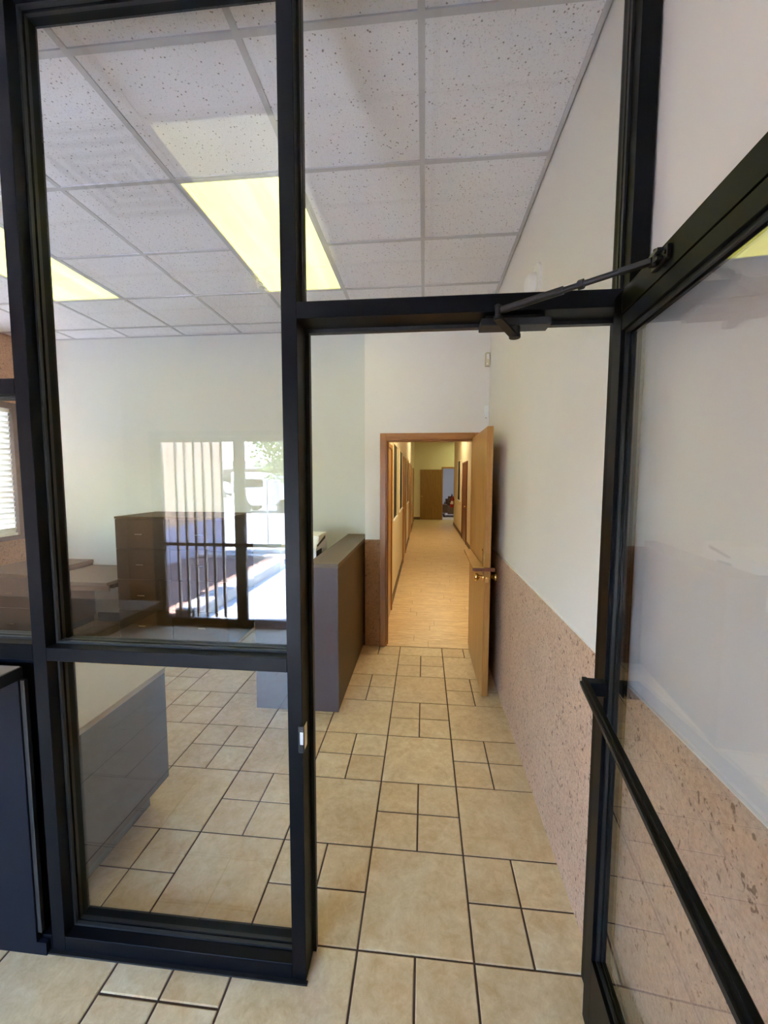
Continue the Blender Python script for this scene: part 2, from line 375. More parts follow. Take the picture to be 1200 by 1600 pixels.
for x0, x1, y0, y1 in rects:
    x0, x1, y0, y1 = x0+G/2, x1-G/2, y0+G/2, y1-G/2
    ymax = YB if (x0+x1)/2 < XJ else YD
    x0, x1, y0, y1 = max(x0, XL), min(x1, XR), max(y0, YE), min(y1, ymax)
    if x0 < XJ < x1 and y1 > YD: y1 = YD
    if x1-x0 < .015 or y1-y0 < .015: continue
    clip.append((x0, x1, y0, y1))
def rank(r):
    x, y = (r[0]+r[1])/2, (r[2]+r[3])/2
    if y < .55: return 100-y           # behind or under the camera
    lim = -1.35*(y)-.5
    if x < lim: return 50+abs(x)
    return y
clip.sort(key=rank)
for k, (x0, x1, y0, y1) in enumerate(clip[:298]):
    o = bpy.data.objects.new('tile', tile_mesh(x1-x0, y1-y0)); o.location = ((x0+x1)/2, (y0+y1)/2, rnd.uniform(-.0004, .0004)); COL.objects.link(o); o.parent = fl
rest = MB()
for x0, x1, y0, y1 in clip[298:]: rest.box(x0, x1, y0, y1, -.012, 0)
tag(rest.build('tile_field', 'tile', fl), kind='stuff')

# hallway floor: planks laid across
hf = tag(box(HX0-.1, FX, YD+.0, HY1+.05, -.1, -.006).build('floor_hall', 'basebd'), 'pale oak plank floor running down the hallway', 'floor', kind='structure')
pw = .148; y = YD+.012; row = 0; extra = MB()
while y < HY1-.02:
    y1 = min(y+pw, HY1); xs = HX0 if y > YD+.13 else -.36; xe = HX1 if y > YD+.13 and y < 14.55 else (.455 if y < YD+.13 else FX)
    if y < YD+.13 < y1: xe = .455; xs = -.36
    x = xs-rnd.uniform(.1, 1.0)
    while x < xe:
        a, b = max(x, xs), min(x+1.22, xe); x += 1.222
        if b-a < .03: continue
        if y < 9.5: MB().box(a+.0006, b-.0006, y+.0008, y1-.0008, -.008, 0).build('plank', 'plank', hf)
        else: extra.box(a, b-.0015, y, y1-.002, -.008, 0)
    y = y1; row += 1
tag(extra.build('plank_field', 'plank', hf), kind='stuff')
tag(box(-1.5, FX, HY1, 21, -.1, 0).build('floor_far_room', 'carpet'), 'pale carpet in the room past the hallway', 'floor', kind='structure')

# ------------------------------------------------------------ ceilings: tiles, tee bars, troffers
def ceiling_field(parent, xs, ys, skip, x_lim, y_lim):
    for a, b in zip(xs, xs[1:]):
        for c, d in zip(ys, ys[1:]):
            a2, b2, c2, d2 = max(a, x_lim[0]), min(b, x_lim[1]), max(c, y_lim[0]), min(d, y_lim[1])
            if b2-a2 < .02 or d2-c2 < .02 or any(s[0]-.01 <= a2 and b2 <= s[1]+.01 and s[2]-.01 <= c2 and d2 <= s[3]+.01 for s in skip): continue
            MB().box(a2+.004, b2-.004, c2+.004, d2-.004, H+.004, H+.018).build('ceiling_tile', 'acoustic', parent, bevel=.002)
    for x in xs:
        if x_lim[0]-.02 <= x <= x_lim[1]+.02:
            for c, d in zip(ys, ys[1:]):
                c2, d2 = max(c, y_lim[0]), min(d, y_lim[1])
                if d2-c2 > .02 and not any(s[0]+.01 < x < s[1]-.01 and s[2]-.01 <= c2 and d2 <= s[3]+.01 for s in skip):
                    MB().box(x-.012, x+.012, c2, d2, H-.002, H+.004).box(x-.002, x+.002, c2, d2, H+.004, H+.03).build('tee_bar', 'tbar', parent)
    for y in ys:
        if y_lim[0]-.02 <= y <= y_lim[1]+.02:
            for a, b in zip(xs, xs[1:]):
                a2, b2 = max(a, x_lim[0]), min(b, x_lim[1])
                if b2-a2 > .05 and not any(s[2]+.01 < y < s[3]-.01 and s[0]-.01 <= a2 and b2 <= s[1]+.01 for s in skip):
                    MB().box(a2+.012, b2-.012, y-.012, y+.012, H-.0025, H+.004).build('tee_bar', 'tbar', parent)
def troffer(name, x0, x1, y0, y1, mat, label, group=None, z=H):
    t = thing(name, ((x0+x1)/2, (y0+y1)/2, z), label, 'ceiling light', group)
    f = MB(); w = .022
    for q in ((x0, x1, y0, y0+w), (x0, x1, y1-w, y1), (x0, x0+w, y0+w, y1-w), (x1-w, x1, y0+w, y1-w)): f.box(*q, z-.004, z+.012)
    f.build('frame', 'tbar', t, bevel=.0015)
    MB().box(x0+w, x1-w, y0+w, y1-w, z+.004, z+.007).build('diffuser', mat, t)
    MB().box(x0+.01, x1-.01, y0+.01, y1-.01, z+.012, z+.09).build('housing', 'ceil', t)
    return t
CX, CY, CM = -.0232, 1.4364, .618
xs = [CX+CM*k for k in range(-8, 2)]; xs = [x for x in xs if x > XL-.62 and x < XR+.62]
ys = [CY+CM*k for k in range(-1, 6)]
tf = [(CX-2*CM, CX-CM, CY+CM, CY+3*CM), (CX-5*CM, CX-4*CM, CY+CM, CY+3*CM)]
cl = tag(box(XL-.1, XR+.1, SF, YB+.05, H+.1, H+.2).build('ceiling', 'ceil'), 'white speckled ceiling tiles in a pale metal grid over the office', 'ceiling', kind='structure')
ceiling_field(cl, xs, ys, tf, (XL, XR), (SB, YB))
MB().box(XR-.018, XR, SB, YD, H-.003, H+.004).build('wall_angle', 'tbar', cl)
MB().box(XL, XJ, YB-.018, YB, H-.003, H+.004).build('wall_angle', 'tbar', cl)
MB().box(XJ, XR-.018, YD-.018, YD, H-.003, H+.004).build('wall_angle', 'tbar', cl)
troffer('ceiling_light', *tf[0], 'lamp_room', 'glowing yellow ceiling panel crossing behind the black centre post')
troffer('ceiling_light', *tf[1], 'lamp_room', 'glowing yellow ceiling panel closer to the window blinds')
# foyer ceiling
fy = [.69-.61*k for k in range(-1, 5)][::-1]; fxs = [-.58+.61*k for k in range(-5, 3)]
fs_ = [(-1.19, -.58, -.53, .69), (-1.80, -1.19, .08, .69)]
fc = tag(box(XF-.1, XR+.1, YE, SF, H+.1, H+.2).build('ceiling_foyer', 'ceil'), 'white tiled ceiling over the entrance foyer', 'ceiling', kind='structure')
ceiling_field(fc, fxs, fy, fs_, (XF, XR), (YE, SF))
troffer('ceiling_light', *fs_[0], 'lamp_foyer', 'ceiling light panel above the foyer, mirrored in the big pane')
v = thing('air_diffuser', (-1.495, .385, H), 'square ceiling air vent of nested frames, mirrored in the big pane', 'vent')
for k in range(4):
    a = .29-.07*k; w = .035; q = MB(); z0, z1 = H-.022+.004*k, H-.004
    for s in ((-a, a, -a, -a+w), (-a, a, a-w, a), (-a, -a+w, -a+w, a-w), (a-w, a, -a+w, a-w)): q.box(-1.495+s[0], -1.495+s[1], .385+s[2], .385+s[3], z0, z1)
    q.build('louvre_frame', 'vent', v, bevel=.003)
MB().box(-1.8, -1.19, .08, .69, H+.004, H+.01).build('backing_plate', 'black', v)
# hallway ceiling
tag(MB().box(HX0-.1, FX+.1, YD+.13, HY1+.1, H, H+.1).build('ceiling_hall', 'white'), 'plain white hallway ceiling', 'ceiling', kind='structure')
tag(box(-1.5, FX+.1, HY1+.1, 21, H, H+.1).build('ceiling_far_room', 'white'), 'plain white ceiling of the room past the hallway', 'ceiling', kind='structure')
troffer('ceiling_light', .05, .65, 4.55, 5.75, 'lamp_hall', 'warm ceiling light panel just inside the hallway', z=H-.013)
troffer('ceiling_light', .05, .65, 10.4, 11.6, 'lamp_hall', 'small warm ceiling light panel deep in the hallway', z=H-.013)
troffer('ceiling_light', 1.35, 1.95, 15.1, 15.7, 'fill_alcove', 'small greenish ceiling panel added round the hallway corner to brighten the end wall', z=H-.013)
troffer('ceiling_light', .3, 1.5, 18.0, 18.6, 'daylight_far', 'cool ceiling panel added in place of daylight in the room past the hallway', z=H-.013)

# ------------------------------------------------------------ storefront partition
pt = thing('window_1', (-.4, SF, 0), 'black aluminium framed glass partition between the foyer and the office', 'glass partition', kind='structure')
def frame_post(x0, x1, z0=0.0, z1=H, y0=SF, y1=SB, name='post'):
    return MB().box(x0, x1, y0, y1, z0, z1).build(name, 'alu', pt, bevel=.0012)
def beads(x0, x1, z0, z1, yc=1.2025, b=.007, d=.011):   # glazing beads around a pane
    q = MB()
    for s in (-1, 1):
        ya, yb = (yc+s*.004, yc+s*(.004+d)); ya, yb = min(ya, yb), max(ya, yb)
        q.box(x0, x1, ya, yb, z0, z0+b).box(x0, x1, ya, yb, z1-b, z1).box(x0, x0+b, ya, yb, z0+b, z1-b).box(x1-b, x1, ya, yb, z0+b, z1-b)
    q.build('glazing_bead', 'alu_in', pt)
def pane(x0, x1, z0, z1, yc=1.2025):
    MB().box(x0-.006, x1+.006, yc-.003, yc+.003, z0-.006, z1+.006).build('pane', 'glass', pt); beads(x0, x1, z0, z1, yc)
PL0, PL1, PM0, PM1, PR0, PR1 = -1.2405, -1.1935, -.404, -.359, .521, .567
frame_post(PL0, PL1); frame_post(PM0, PM1); frame_post(PR0, PR1)
frame_post(-2.20, -2.155); frame_post(-3.18, -3.13)
def rail(x0, x1, z0, z1, name='mullion'): return MB().box(x0, x1, SF, SB, z0, z1).build(name, 'alu', pt, bevel=.0012)
rail(PL1, PM0, 2.972, H, 'head'); rail(PM1, PR0, 2.972, H, 'head')
rail(PL1, PM0, 1.02, 1.0635); rail(PL1, PM0, 0, .056, 'sill')
MB().box(PL0-.01, PM1+.006, SF-.012, SF, 0, .006).build('threshold_strip', 'alu_in', pt)
pane(PL1, PM0, .056, 1.02); pane(PL1, PM0, 1.0635, 2.972)
# transom and door header
rail(PM1, PR0, 2.047, 2.0925, 'door_header')
MB().box(PM1, PR0, 1.235, SB, 2.036, 2.047).box(PM1, PM1+.011, 1.235, SB, 0, 2.036).build('door_stop', 'alu_in', pt)
pane(PM1, PR0, 2.0925, 2.972)
# bays beyond the second post
for a, b in ((-2.155, PL0), (-3.13, -2.20)):
    rail(a, b, 2.972, H, 'head'); rail(a, b, 1.857, 1.903); rail(a, b, 1.02, 1.072); rail(a, b, 0, .056, 'sill')
    pane(a, b, 1.903, 2.972); pane(a, b, 1.072, 1.857)
    MB().box(a, b, 1.193, 1.21, .056, 1.02).build('spandrel_panel', 'slate', pt)
# latch strike on the door side of the centre post
s = MB().box(PM1-.0, PM1+.004, 1.150, 1.185, .775, .85); s.build('strike_plate', 'chrome', pt, bevel=.0008)
MB().box(PM1-.012, PM1+.006, SF-.006, SF+.002, .772, .856).build('strike_lip', 'black', pt, bevel=.002)
MB().box(PM1-.006, PM1+.005, SF-.008, SF-.0055, .80, .84).build('strike_lip', 'chrome', pt, bevel=.0005)

# ------------------------------------------------------------ open glass door (local frame: x along leaf, y thickness away from camera side)
gd = thing('door_1', (.4845, 1.146, 0), 'black framed glass door standing open towards the viewer, push bar across it', 'door', kind='structure')
gd.rotation_euler = (0, 0, math.radians(-90-3.5))
LW, TH_ = .862, .044; ZT, ZB = 2.066, .012
def D(*a): return MB().box(*a)
def dbuild(m_, n, mat, bevel=.001, par=None): return m_.build(n, mat, par or gd, bevel=bevel, local=True)
# leaf's camera-left face is local y=0 ... thickness towards +y (wall side)
st = .05
dbuild(D(0, st, 0, TH_, ZB, ZT), 'stile', 'alu'); dbuild(D(LW-st, LW, 0, TH_, ZB, ZT), 'stile', 'alu')
dbuild(D(st, LW-st, 0, TH_, 2.008, ZT), 'top_rail', 'alu'); dbuild(D(st, LW-st, .0015, TH_-.0015, 1.968, 2.006), 'top_rail', 'alu')
dbuild(D(st, LW-st, 0, TH_, ZB, .254), 'bottom_rail', 'alu')
dbuild(D(st-.005, LW-st+.005, TH_/2-.003, TH_/2+.003, .249, 1.973), 'pane', 'glass', 0)
q = MB()
for s in (-1, 1):
    ya, yb = sorted((TH_/2+s*.004, TH_/2+s*.012))
    q.box(st, LW-st, ya, yb, .254, .262).box(st, LW-st, ya, yb, 1.96, 1.968).box(st, st+.008, ya, yb, .262, 1.96).box(LW-st-.008, LW-st, ya, yb, .262, 1.96)
dbuild(q, 'glazing_bead', 'alu_in', 0)
# push bar: world line (.44,1.10)->(.34,.41) at z 1.05, converted into the leaf's frame
inv = Matrix.Translation(gd.location) @ gd.rotation_euler.to_matrix().to_4x4(); inv = inv.inverted()
p0 = inv @ Vector((.437, 1.115, 1.052)); p1 = inv @ Vector((.325, .345, 1.052))
dd = (p1-p0).normalized()
bar = MB().quadbar(p0, p1, .013, .034)
bo = dbuild(bar, 'push_bar', 'alu', .002)
rb = MB().quadbar(p0+Vector((0, -.0085, 0)), p1+Vector((0, -.0085, 0)), .005, .008); rb.build('bar_rib', 'alu_in', gd, local=True)
for t_ in (.03, .96):
    c = p0.lerp(p1, t_); MB().box(c.x-.016, c.x+.016, c.y+.004, 0, 1.034, 1.070).build('bar_bracket', 'alu', gd, bevel=.002, local=True)
for z in (.0, 2.0):
    pass
# closer: plate under the header, lever, rod and shoe
cz = thing('door_closer', (.24, 1.2, 2.03), 'dark jointed closer arm running from the header to the open glass door', 'door closer')
MB().box(.150, .336, 1.165, 1.222, 2.016, 2.0355).build('body_plate', 'alu_grey', cz, bevel=.002)
MB().box(.165, .32, 1.18, 1.21, 2.0355, 2.047).build('body_plate', 'alu_grey', cz)
MB().lathe((.243, 1.182, 1.992), (0, 0, 1), [(0, .010), (.002, .014), (.022, .014), (.026, .012)]).build('pivot', 'black', cz, smooth=True)
EL = Vector((.186, 1.118, 2.034))
lv = MB(); P0 = Vector((.243, 1.182, 1.990)); P1 = EL+Vector((0, 0, -.018))
lv.quadbar(P0, P1, .024, .007); lv.tube(P0+Vector((0, 0, -.004)), P0+Vector((0, 0, .006)), .0155); lv.tube(P1+Vector((0, 0, -.003)), P1+Vector((0, 0, .006)), .011)
lv.build('lever', 'alu_grey', cz, bevel=.001)
MB().tube(EL+Vector((0, 0, -.022)), EL+Vector((0, 0, .012)), .0075).lathe(EL+Vector((0, 0, .010)), (0, 0, 1), [(0, .009), (.004, .009), (.006, .006)]).build('elbow', 'alu_grey', cz, smooth=True)
SH = Vector((.462, .905, 2.040)); ed = (SH-EL)
MB().tube(EL+ed*.03, EL+ed*.47, .0092).build('sleeve', 'alu_grey', cz, smooth=True)
MB().tube(EL+ed*.45, EL+ed*.86, .0064).build('rod', 'alu_grey', cz, smooth=True)
MB().tube(EL+ed*.565, EL+ed*.60, .0108, seg=6).build('lock_nut', 'alu_grey', cz)
MB().quadbar(EL+ed*.80, EL+ed*.97, .016, .011).build('rod_end', 'alu_grey', cz, bevel=.001)
# shoe on the top rail
ux = Vector((-math.sin(math.radians(3.5)), -math.cos(math.radians(3.5)), 0)); nx = Vector((ux.y, -ux.x, 0))   # nx points to -X (camera-left face outward)
if nx.x > 0: nx = -nx
fa = Vector((.4845, 1.146, 0))+ux*.245
shoe = MB(); c0 = Vector((fa.x, fa.y, 2.040))
shoe.quadbar(c0-ux*.032+nx*.004, c0+ux*.032+nx*.004, .008, .026)
shoe.build('shoe_plate', 'black', cz, bevel=.001)
MB().quadbar(c0-ux*.018+nx*.010+Vector((0, 0, -.006)), c0+ux*.018+nx*.010+Vector((0, 0, -.006)), .018, .006).quadbar(c0-ux*.018+nx*.010+Vector((0, 0, .010)), c0+ux*.018+nx*.010+Vector((0, 0, .010)), .018, .006).tube(c0+nx*.014+Vector((0, 0, -.014)), c0+nx*.014+Vector((0, 0, .018)), .005).build('shoe_bracket', 'black', cz)
for s in (-.025, .025): MB().tube(c0+ux*s+nx*.008, c0+ux*s+nx*.011, .004, seg=8).build('screw', 'alu_grey', cz)

# ------------------------------------------------------------ oak framed doorway and dutch door
dw = thing('door_2', (.05, YD, 0), 'oak door frame around the hallway opening', 'door frame', kind='structure')
for (a, b, c, d, n, mt) in ((-.408, -.352, 0, 2.022, 'casing', 'oak_trim'), (.455, .505, 0, 2.022, 'casing', 'oak_trim'), (-.352, .455, 1.962, 2.022, 'casing', 'oak_h')):
    MB().box(a, b, YD-.016, YD, c, d).build(n, mt, dw, bevel=.003)
MB().box(-.36, -.345, YD, YD+.13, 0, 1.965).build('jamb', 'oak_trim', dw); MB().box(.442, .455, YD, YD+.13, 0, 1.965).build('jamb', 'oak_trim', dw)
MB().box(-.345, .442, YD, YD+.13, 1.952, 1.965).build('jamb', 'oak_h', dw)
MB().box(-.345, -.335, YD+.05, YD+.08, 0, 1.952).build('door_stop', 'oak_trim', dw)
MB().box(-.408, -.352, YD+.13, YD+.146, 0, 2.022).build('casing', 'oak_trim', dw)

lf = thing('door_3', (.431, 3.79, 0), 'oak half door standing open against the side wall, with brass knob and small shelf', 'door', kind='structure')
lf.rotation_euler = (0, 0, math.radians(-90+.35))
LL, LT = .845, .044
def L(m_, n, mat, bevel=.0015, smooth=False, par=None): return m_.build(n, mat, par or lf, bevel=bevel, smooth=smooth, local=True)
L(MB().box(0, LL, 0, LT, .008, .942), 'lower_leaf', 'oak'); L(MB().box(0, LL, 0, LT, .968, 1.972), 'upper_leaf', 'oak')
L(MB().box(LL, LL+.001, .001, LT-.001, .01, .94), 'edge_lipping', 'oak_edge', 0); L(MB().box(LL, LL+.001, .001, LT-.001, .97, 1.971), 'edge_lipping', 'oak_edge', 0)
L(MB().prism([(.04, -.062), (LL+.004, -.078), (LL+.004, 0), (.04, 0)], .946, .968), 'shelf', 'oak', .002)
L(MB().prism([(LL-.03, -.080), (LL+.012, -.082), (LL+.012, LT+.030), (LL-.03, LT+.030)], .944, .966), 'shelf_edge', 'redwood', .002)
L(MB().box(LL-.034, LL-.024, -.010, 0, .972, 1.10), 'barrel_bolt', 'brass', .002)
L(MB().box(LL-.048, LL-.03, -.012, -.002, 1.085, 1.1), 'barrel_bolt', 'brass', .002)
kx, kz = LL-.062, .888
prof = [(0, .032), (.004, .031), (.007, .014), (.022, .011), (.030, .018), (.040, .027), (.050, .029), (.058, .025), (.063, .012)]
for s, y0_ in ((-1, 0), (1, LT)):
    k = L(MB().lathe((kx, y0_, kz), (0, s, 0), prof), 'knob', 'brass', 0, True)
L(MB().box(LL, LL+.0015, .010, .034, kz-.028, kz+.028), 'latch_plate', 'brass', 0)
L(MB().tube((LL, .022, kz), (LL+.010, .022, kz), .008), 'latch_bolt', 'brass', 0)

# ------------------------------------------------------------ hallway doors and windows
def hall_door(n, x, sgn, y0, y1, z, label, mt='oak'):
    t = thing('door_%d' % n, (x, (y0+y1)/2, 0), label, 'door', kind='structure')
    c = .05
    for a, b, c0, c1 in ((y0, y0+c, 0, z), (y1-c, y1, 0, z)): MB().box(x, x+sgn*.022, a, b, c0, c1).build('casing', mt if mt != 'oak' else 'oak_trim', t, bevel=.002)
    MB().box(x, x+sgn*.022, y0+c, y1-c, z-c, z).build('casing', mt if mt != 'oak' else 'oak_trim', t, bevel=.002)
    MB().box(x, x+sgn*.008, y0+c, y1-c, .005, z-c).build('leaf', mt, t)
    if n == 8: MB().lathe((x+sgn*.008, y0+c+.07, .93), (sgn, 0, 0), [(0, .028), (.004, .026), (.008, .012), (.02, .012), (.028, .024), (.042, .024), (.048, .012)], 10).build('knob', 'brass', t, smooth=True)
def hall_window(n, x, sgn, y0, y1, z0, z1, label, fr='hallwall'):
    t = thing('window_%d' % n, (x, (y0+y1)/2, z0), label, 'window', kind='structure')
    w = .03; q = MB()
    q.box(x, x+sgn*.018, y0, y0+w, z0, z1).box(x, x+sgn*.018, y1-w, y1, z0, z1).box(x, x+sgn*.018, y0+w, y1-w, z1-w, z1)
    q.build('frame', fr, t)
    MB().box(x, x+sgn*.026, y0-.02, y1+.02, z0-.025, z0).build('sill', 'white', t)
    MB().box(x, x+sgn*.006, y0+w, y1-w, z0, z1-w).build('pane', 'darkglass', t)
hall_door(4, HX0, 1, 4.02, 4.93, 2.00, 'first oak door along the hallway wall with the dark windows')
hall_window(2, HX0, 1, 5.17, 5.93, 1.08, 2.08, 'first tall dark window along the hallway, nearer the doorway')
hall_window(3, HX0, 1, 6.49, 7.37, 1.10, 2.09, 'second tall dark window along the hallway')
hall_door(5, HX0, 1, 7.70, 8.85, 2.03, 'second oak door along the hallway, past the two dark windows')
hall_window(4, HX0, 1, 9.40, 10.27, 1.05, 2.08, 'slim sliver of dark window past the second oak door')
hall_door(6, HX0, 1, 10.8, 12.5, 2.03, 'third oak door along the hallway')
hall_door(7, HX0, 1, 14.4, 15.5, 2.0, 'last oak door beside the hallway end')
hall_door(8, HX1, -1, 10.1, 11.28, 2.05, 'brown framed door on the other hallway side', 'redwood')
hall_window(5, HX1, -1, 11.95, 12.87, .99, 2.17, 'narrow dark window past the brown framed door')
# wide oak leaf lying against the end wall, opening beside it
t = thing('door_9', (.3, HY1, 0), 'wide oak door standing against the hallway end wall', 'door', kind='structure')
MB().box(-.15, .70, HY1-.06, HY1-.016, .01, 1.985).build('leaf', 'oak_dark', t, bevel=.003)
MB().box(.68, .74, HY1-.012, HY1, 0, 2.09).box(.74, 1.62, HY1-.012, HY1, 2.03, 2.09).box(1.62, 1.68, HY1-.012, HY1, 0, 2.09).build('casing', 'oak_trim', t)
MB().lathe((-.08, HY1-.06, .93), (0, -1, 0), [(0, .028), (.004, .026), (.008, .012), (.02, .012), (.028, .024), (.042, .024), (.048, .012)], 10).build('knob', 'brass', t, smooth=True)
for k in range(3): MB().tube((.705, HY1-.05, .25+.75*k), (.705, HY1-.05, .35+.75*k), .008).build('hinge', 'brass', t)
# baseboards
for n, q in (('baseboard_left', [(HX0, HX0+.012, 4.93, 7.70), (HX0, HX0+.012, 8.85, 10.8), (HX0, HX0+.012, 12.5, 14.4)]), ('baseboard_right', [(HX1-.012, HX1, YD+.13, 10.1), (HX1-.012, HX1, 11.28, 14.6)]), ('baseboard_end', [(HX0, -.15, HY1-.012, HY1)])):
    b_ = MB()
    for a in q: b_.box(*a, 0, .1)
    tag(b_.build(n, 'basebd', bevel=.002), {'baseboard_left': 'brown base strip under the dark windows of the hallway', 'baseboard_right': 'brown base strip on the plainer hallway side', 'baseboard_end': 'short dark base strip beside the wide oak door'}[n], 'baseboard', kind='structure')
# switch plate
t = thing('light_switch', (HX0, 5.05, 1.42), 'white switch plate between the first oak door and dark window', 'light switch')
MB().box(HX0, HX0+.008, 5.0, 5.10, 1.38, 1.50).build('plate', 'plastic', t, bevel=.002); MB().box(HX0+.008, HX0+.016, 5.04, 5.06, 1.43, 1.45).build('toggle', 'plastic', t)
t = thing('smoke_detector', (.95, 14.3, H-.02), 'small round smoke detector high at the hallway end', 'smoke detector')
MB().lathe((.95, 14.3, H), (0, 0, -1), [(0, .07), (.02, .07), (.045, .05), (.05, .02)]).build('body', 'plastic', t, smooth=True)
# extinguisher on the end face of the hallway wall
ex = thing('fire_extinguisher', (.99, 14.45, .60), 'red fire extinguisher hanging at the hallway corner', 'extinguisher')
MB().lathe((.98, 14.45, .62), (0, 0, 1), [(0, .05), (.01, .062), (.30, .062), (.35, .045), (.38, .02), (.42, .018)]).build('cylinder', 'red', ex, smooth=True)
MB().lathe((.98, 14.45, .74), (0, 0, 1), [(0, .0630), (.11, .0630)]).build('label', 'label', ex)
MB().box(.96, 1.0, 14.40, 14.50, 1.04, 1.07).box(.94, .98, 14.38, 14.46, 1.08, 1.095).build('valve', 'black', ex); MB().box(1.035, 1.05, 14.42, 14.48, .72, .95).build('bracket', 'black', ex)
MB().tube((.96, 14.40, 1.05), (.92, 14.38, .8), .012, seg=8).build('hose', 'black', ex)
# notice on far wall
t = thing('wall_notice', (2.0, 20.9, 1.3), 'small white and purple notice on the pale wall seen through the end opening', 'notice')
MB().box(1.5, 1.62, 20.885, 20.9, 1.0, 1.3).build('sheet', 'plastic', t); MB().box(1.5, 1.62, 20.88, 20.9, 1.31, 1.55).build('header', 'purple', t)
# armchair
ac = thing('armchair', (1.35, 18.0, 0), 'brown rounded armchair in the room past the hallway', 'armchair')
def cushion(name, x0, x1, y0, y1, z0, z1, b):
    return MB().box(x0, x1, y0, y1, z0, z1).build(name, 'leather', ac, bevel=b, seg=4, smooth=True)
cushion('seat', .96, 1.66, 17.5, 18.2, .12, .45, .07); cushion('backrest', .95, 1.67, 18.15, 18.42, .12, .86, .11)
cushion('arm', .80, 1.0, 17.45, 18.38, .08, .62, .095); cushion('arm', 1.62, 1.82, 17.45, 18.38, .08, .62, .095)
for x, y in ((.86, 17.52), (1.76, 17.52), (.86, 18.3), (1.76, 18.3)): MB().tube((x, y, 0), (x, y, .1), .022).build('foot', 'black', ac)

# ------------------------------------------------------------ devices on the walls
t = thing('motion_sensor', (.555, YD, 2.6), 'cream motion sensor high on the wall above the oak door', 'sensor')
MB().prism([(.528, YD), (.528, YD-.03), (.538, YD-.046), (.562, YD-.046), (.5685, YD-.03), (.5685, YD)][::-1], 2.60, 2.715).build('housing', 'beige', t, bevel=.003)
MB().box(.538, .560, YD-.049, YD-.045, 2.655, 2.70).build('lens', 'plastic', t, bevel=.002)
MB().box(.538, .548, YD-.048, YD-.045, 2.612, 2.62).build('indicator', 'plastic', t)
t = thing('door_chime', (.553, YD, 2.15), 'small white plastic box just above the open oak door', 'sensor')
MB().box(.530, .5685, YD-.028, YD, 2.155, 2.255).build('housing', 'plastic', t, bevel=.003)
MB().box(.540, .553, YD-.020, YD-.006, 2.146, 2.155).build('clip', 'beige', t)
t = thing('wall_alarm', (XR, 2.27, 2.62), 'round white alarm on the side wall behind the transom', 'alarm')
MB().lathe((XR+.006, 2.27, 2.625), (-1, 0, 0), [(0, .085), (.012, .083), (.016, .060)], 28).build('base_plate', 'plastic', t, smooth=True)
MB().lathe((XR-.010, 2.27, 2.61), (-1, 0, 0), [(0, .055), (.03, .050), (.045, .034), (.05, .012)], 24).build('dome', 'plastic', t, smooth=True)

# ------------------------------------------------------------ tall counter at the passage
tc = thing('reception_counter', (-.86, 3.2, 0), 'tall taupe reception counter ending at the wall beside the doorway', 'counter')
MB().box(-.769, -.571, 2.662, YB-.014, .0, 1.005).build('body', 'laminate_side', tc)
MB().box(-1.152, -.569, 2.650, 2.662, .0, .72).box(-.769, -.569, 2.650, 2.662, .72, 1.005).build('end_panel', 'laminate', tc)
MB().box(-.778, -.565, 2.646, YB-.014, 1.005, 1.035).build('counter_top', 'laminate_ledge', tc, bevel=.0015)
MB().box(-1.16, -.769, 2.662, YD-.012, .69, .72).build('worksurface', 'laminate_ledge', tc, bevel=.0015)
MB().box(-1.152, -1.135, 2.662, YD-.012, .0, .69).build('side_panel', 'laminate_side', tc)
# printer on worksurface
pr = thing('printer', (-.98, 3.3, .72), 'white printer with black paper slots on the counter', 'printer')
MB().prism([(3.12, .72), (3.50, .72), (3.50, 1.14), (3.22, 1.14), (3.20, 1.10), (3.12, 1.05)][::-1], -1.14, -.845, 'X').build('case', 'plastic', pr, bevel=.006, seg=2)
MB().box(-1.10, -.843, 3.135, 3.30, .985, 1.03).build('output_slot', 'black', pr); MB().box(-1.10, -.88, 3.105, 3.14, .93, .965).build('paper_tray', 'black', pr)
MB().prism([(3.16, 1.075), (3.42, 1.12), (3.42, 1.095), (3.16, 1.06)], -.846, -.842, 'X').build('side_trim', 'black', pr)

# ------------------------------------------------------------ low desk behind the pane
ds = thing('reception_desk', (-1.7, 1.55, 0), 'low desk with pale top and dark brown side just behind the pane', 'desk')
MB().box(-3.0, -1.228, 1.262, 1.782, .675, .70).build('desktop', 'laminate_top', ds, bevel=.0012)
MB().box(-1.246, -1.230, 1.264, 1.780, .15, .675).build('side_panel', 'laminate_desk', ds)
MB().box(-1.34, -1.325, 1.30, 1.766, 0, .15).build('toe_kick', 'blackside', ds)
MB().box(-3.0, -1.246, 1.764, 1.780, .15, .675).build('front_panel', 'laminate_desk', ds)
MB().box(-3.0, -1.34, 1.75, 1.764, 0, .15).build('toe_kick', 'blackside', ds)
MB().box(-3.0, -2.984, 1.264, 1.764, .15, .675).build('side_panel', 'laminate_dk', ds)

# ------------------------------------------------------------ foyer counter at the edge
fcn = thing('foyer_counter', (-1.9, 1.1, 0), 'charcoal cabinet with a projecting black edged shelf beside the glass partition', 'counter')
MB().box(-2.15, -1.277, 1.130, 1.148, .048, .958).build('front_panel', 'slate', fcn, bevel=.001)
MB().box(-1.277, -1.262, 1.136, 1.148, .08, .958).build('side_strip', 'blackside', fcn)
MB().box(-2.15, -1.247, 1.134, 1.148, 0, .046).build('plinth', 'slate', fcn)
MB().box(-2.15, -1.277, .55, 1.148, .960, .998).build('shelf', 'blackside', fcn, bevel=.001)
MB().box(-2.145, -1.281, .555, 1.143, .9975, 1.0015).build('shelf_top', 'laminate_top', fcn)

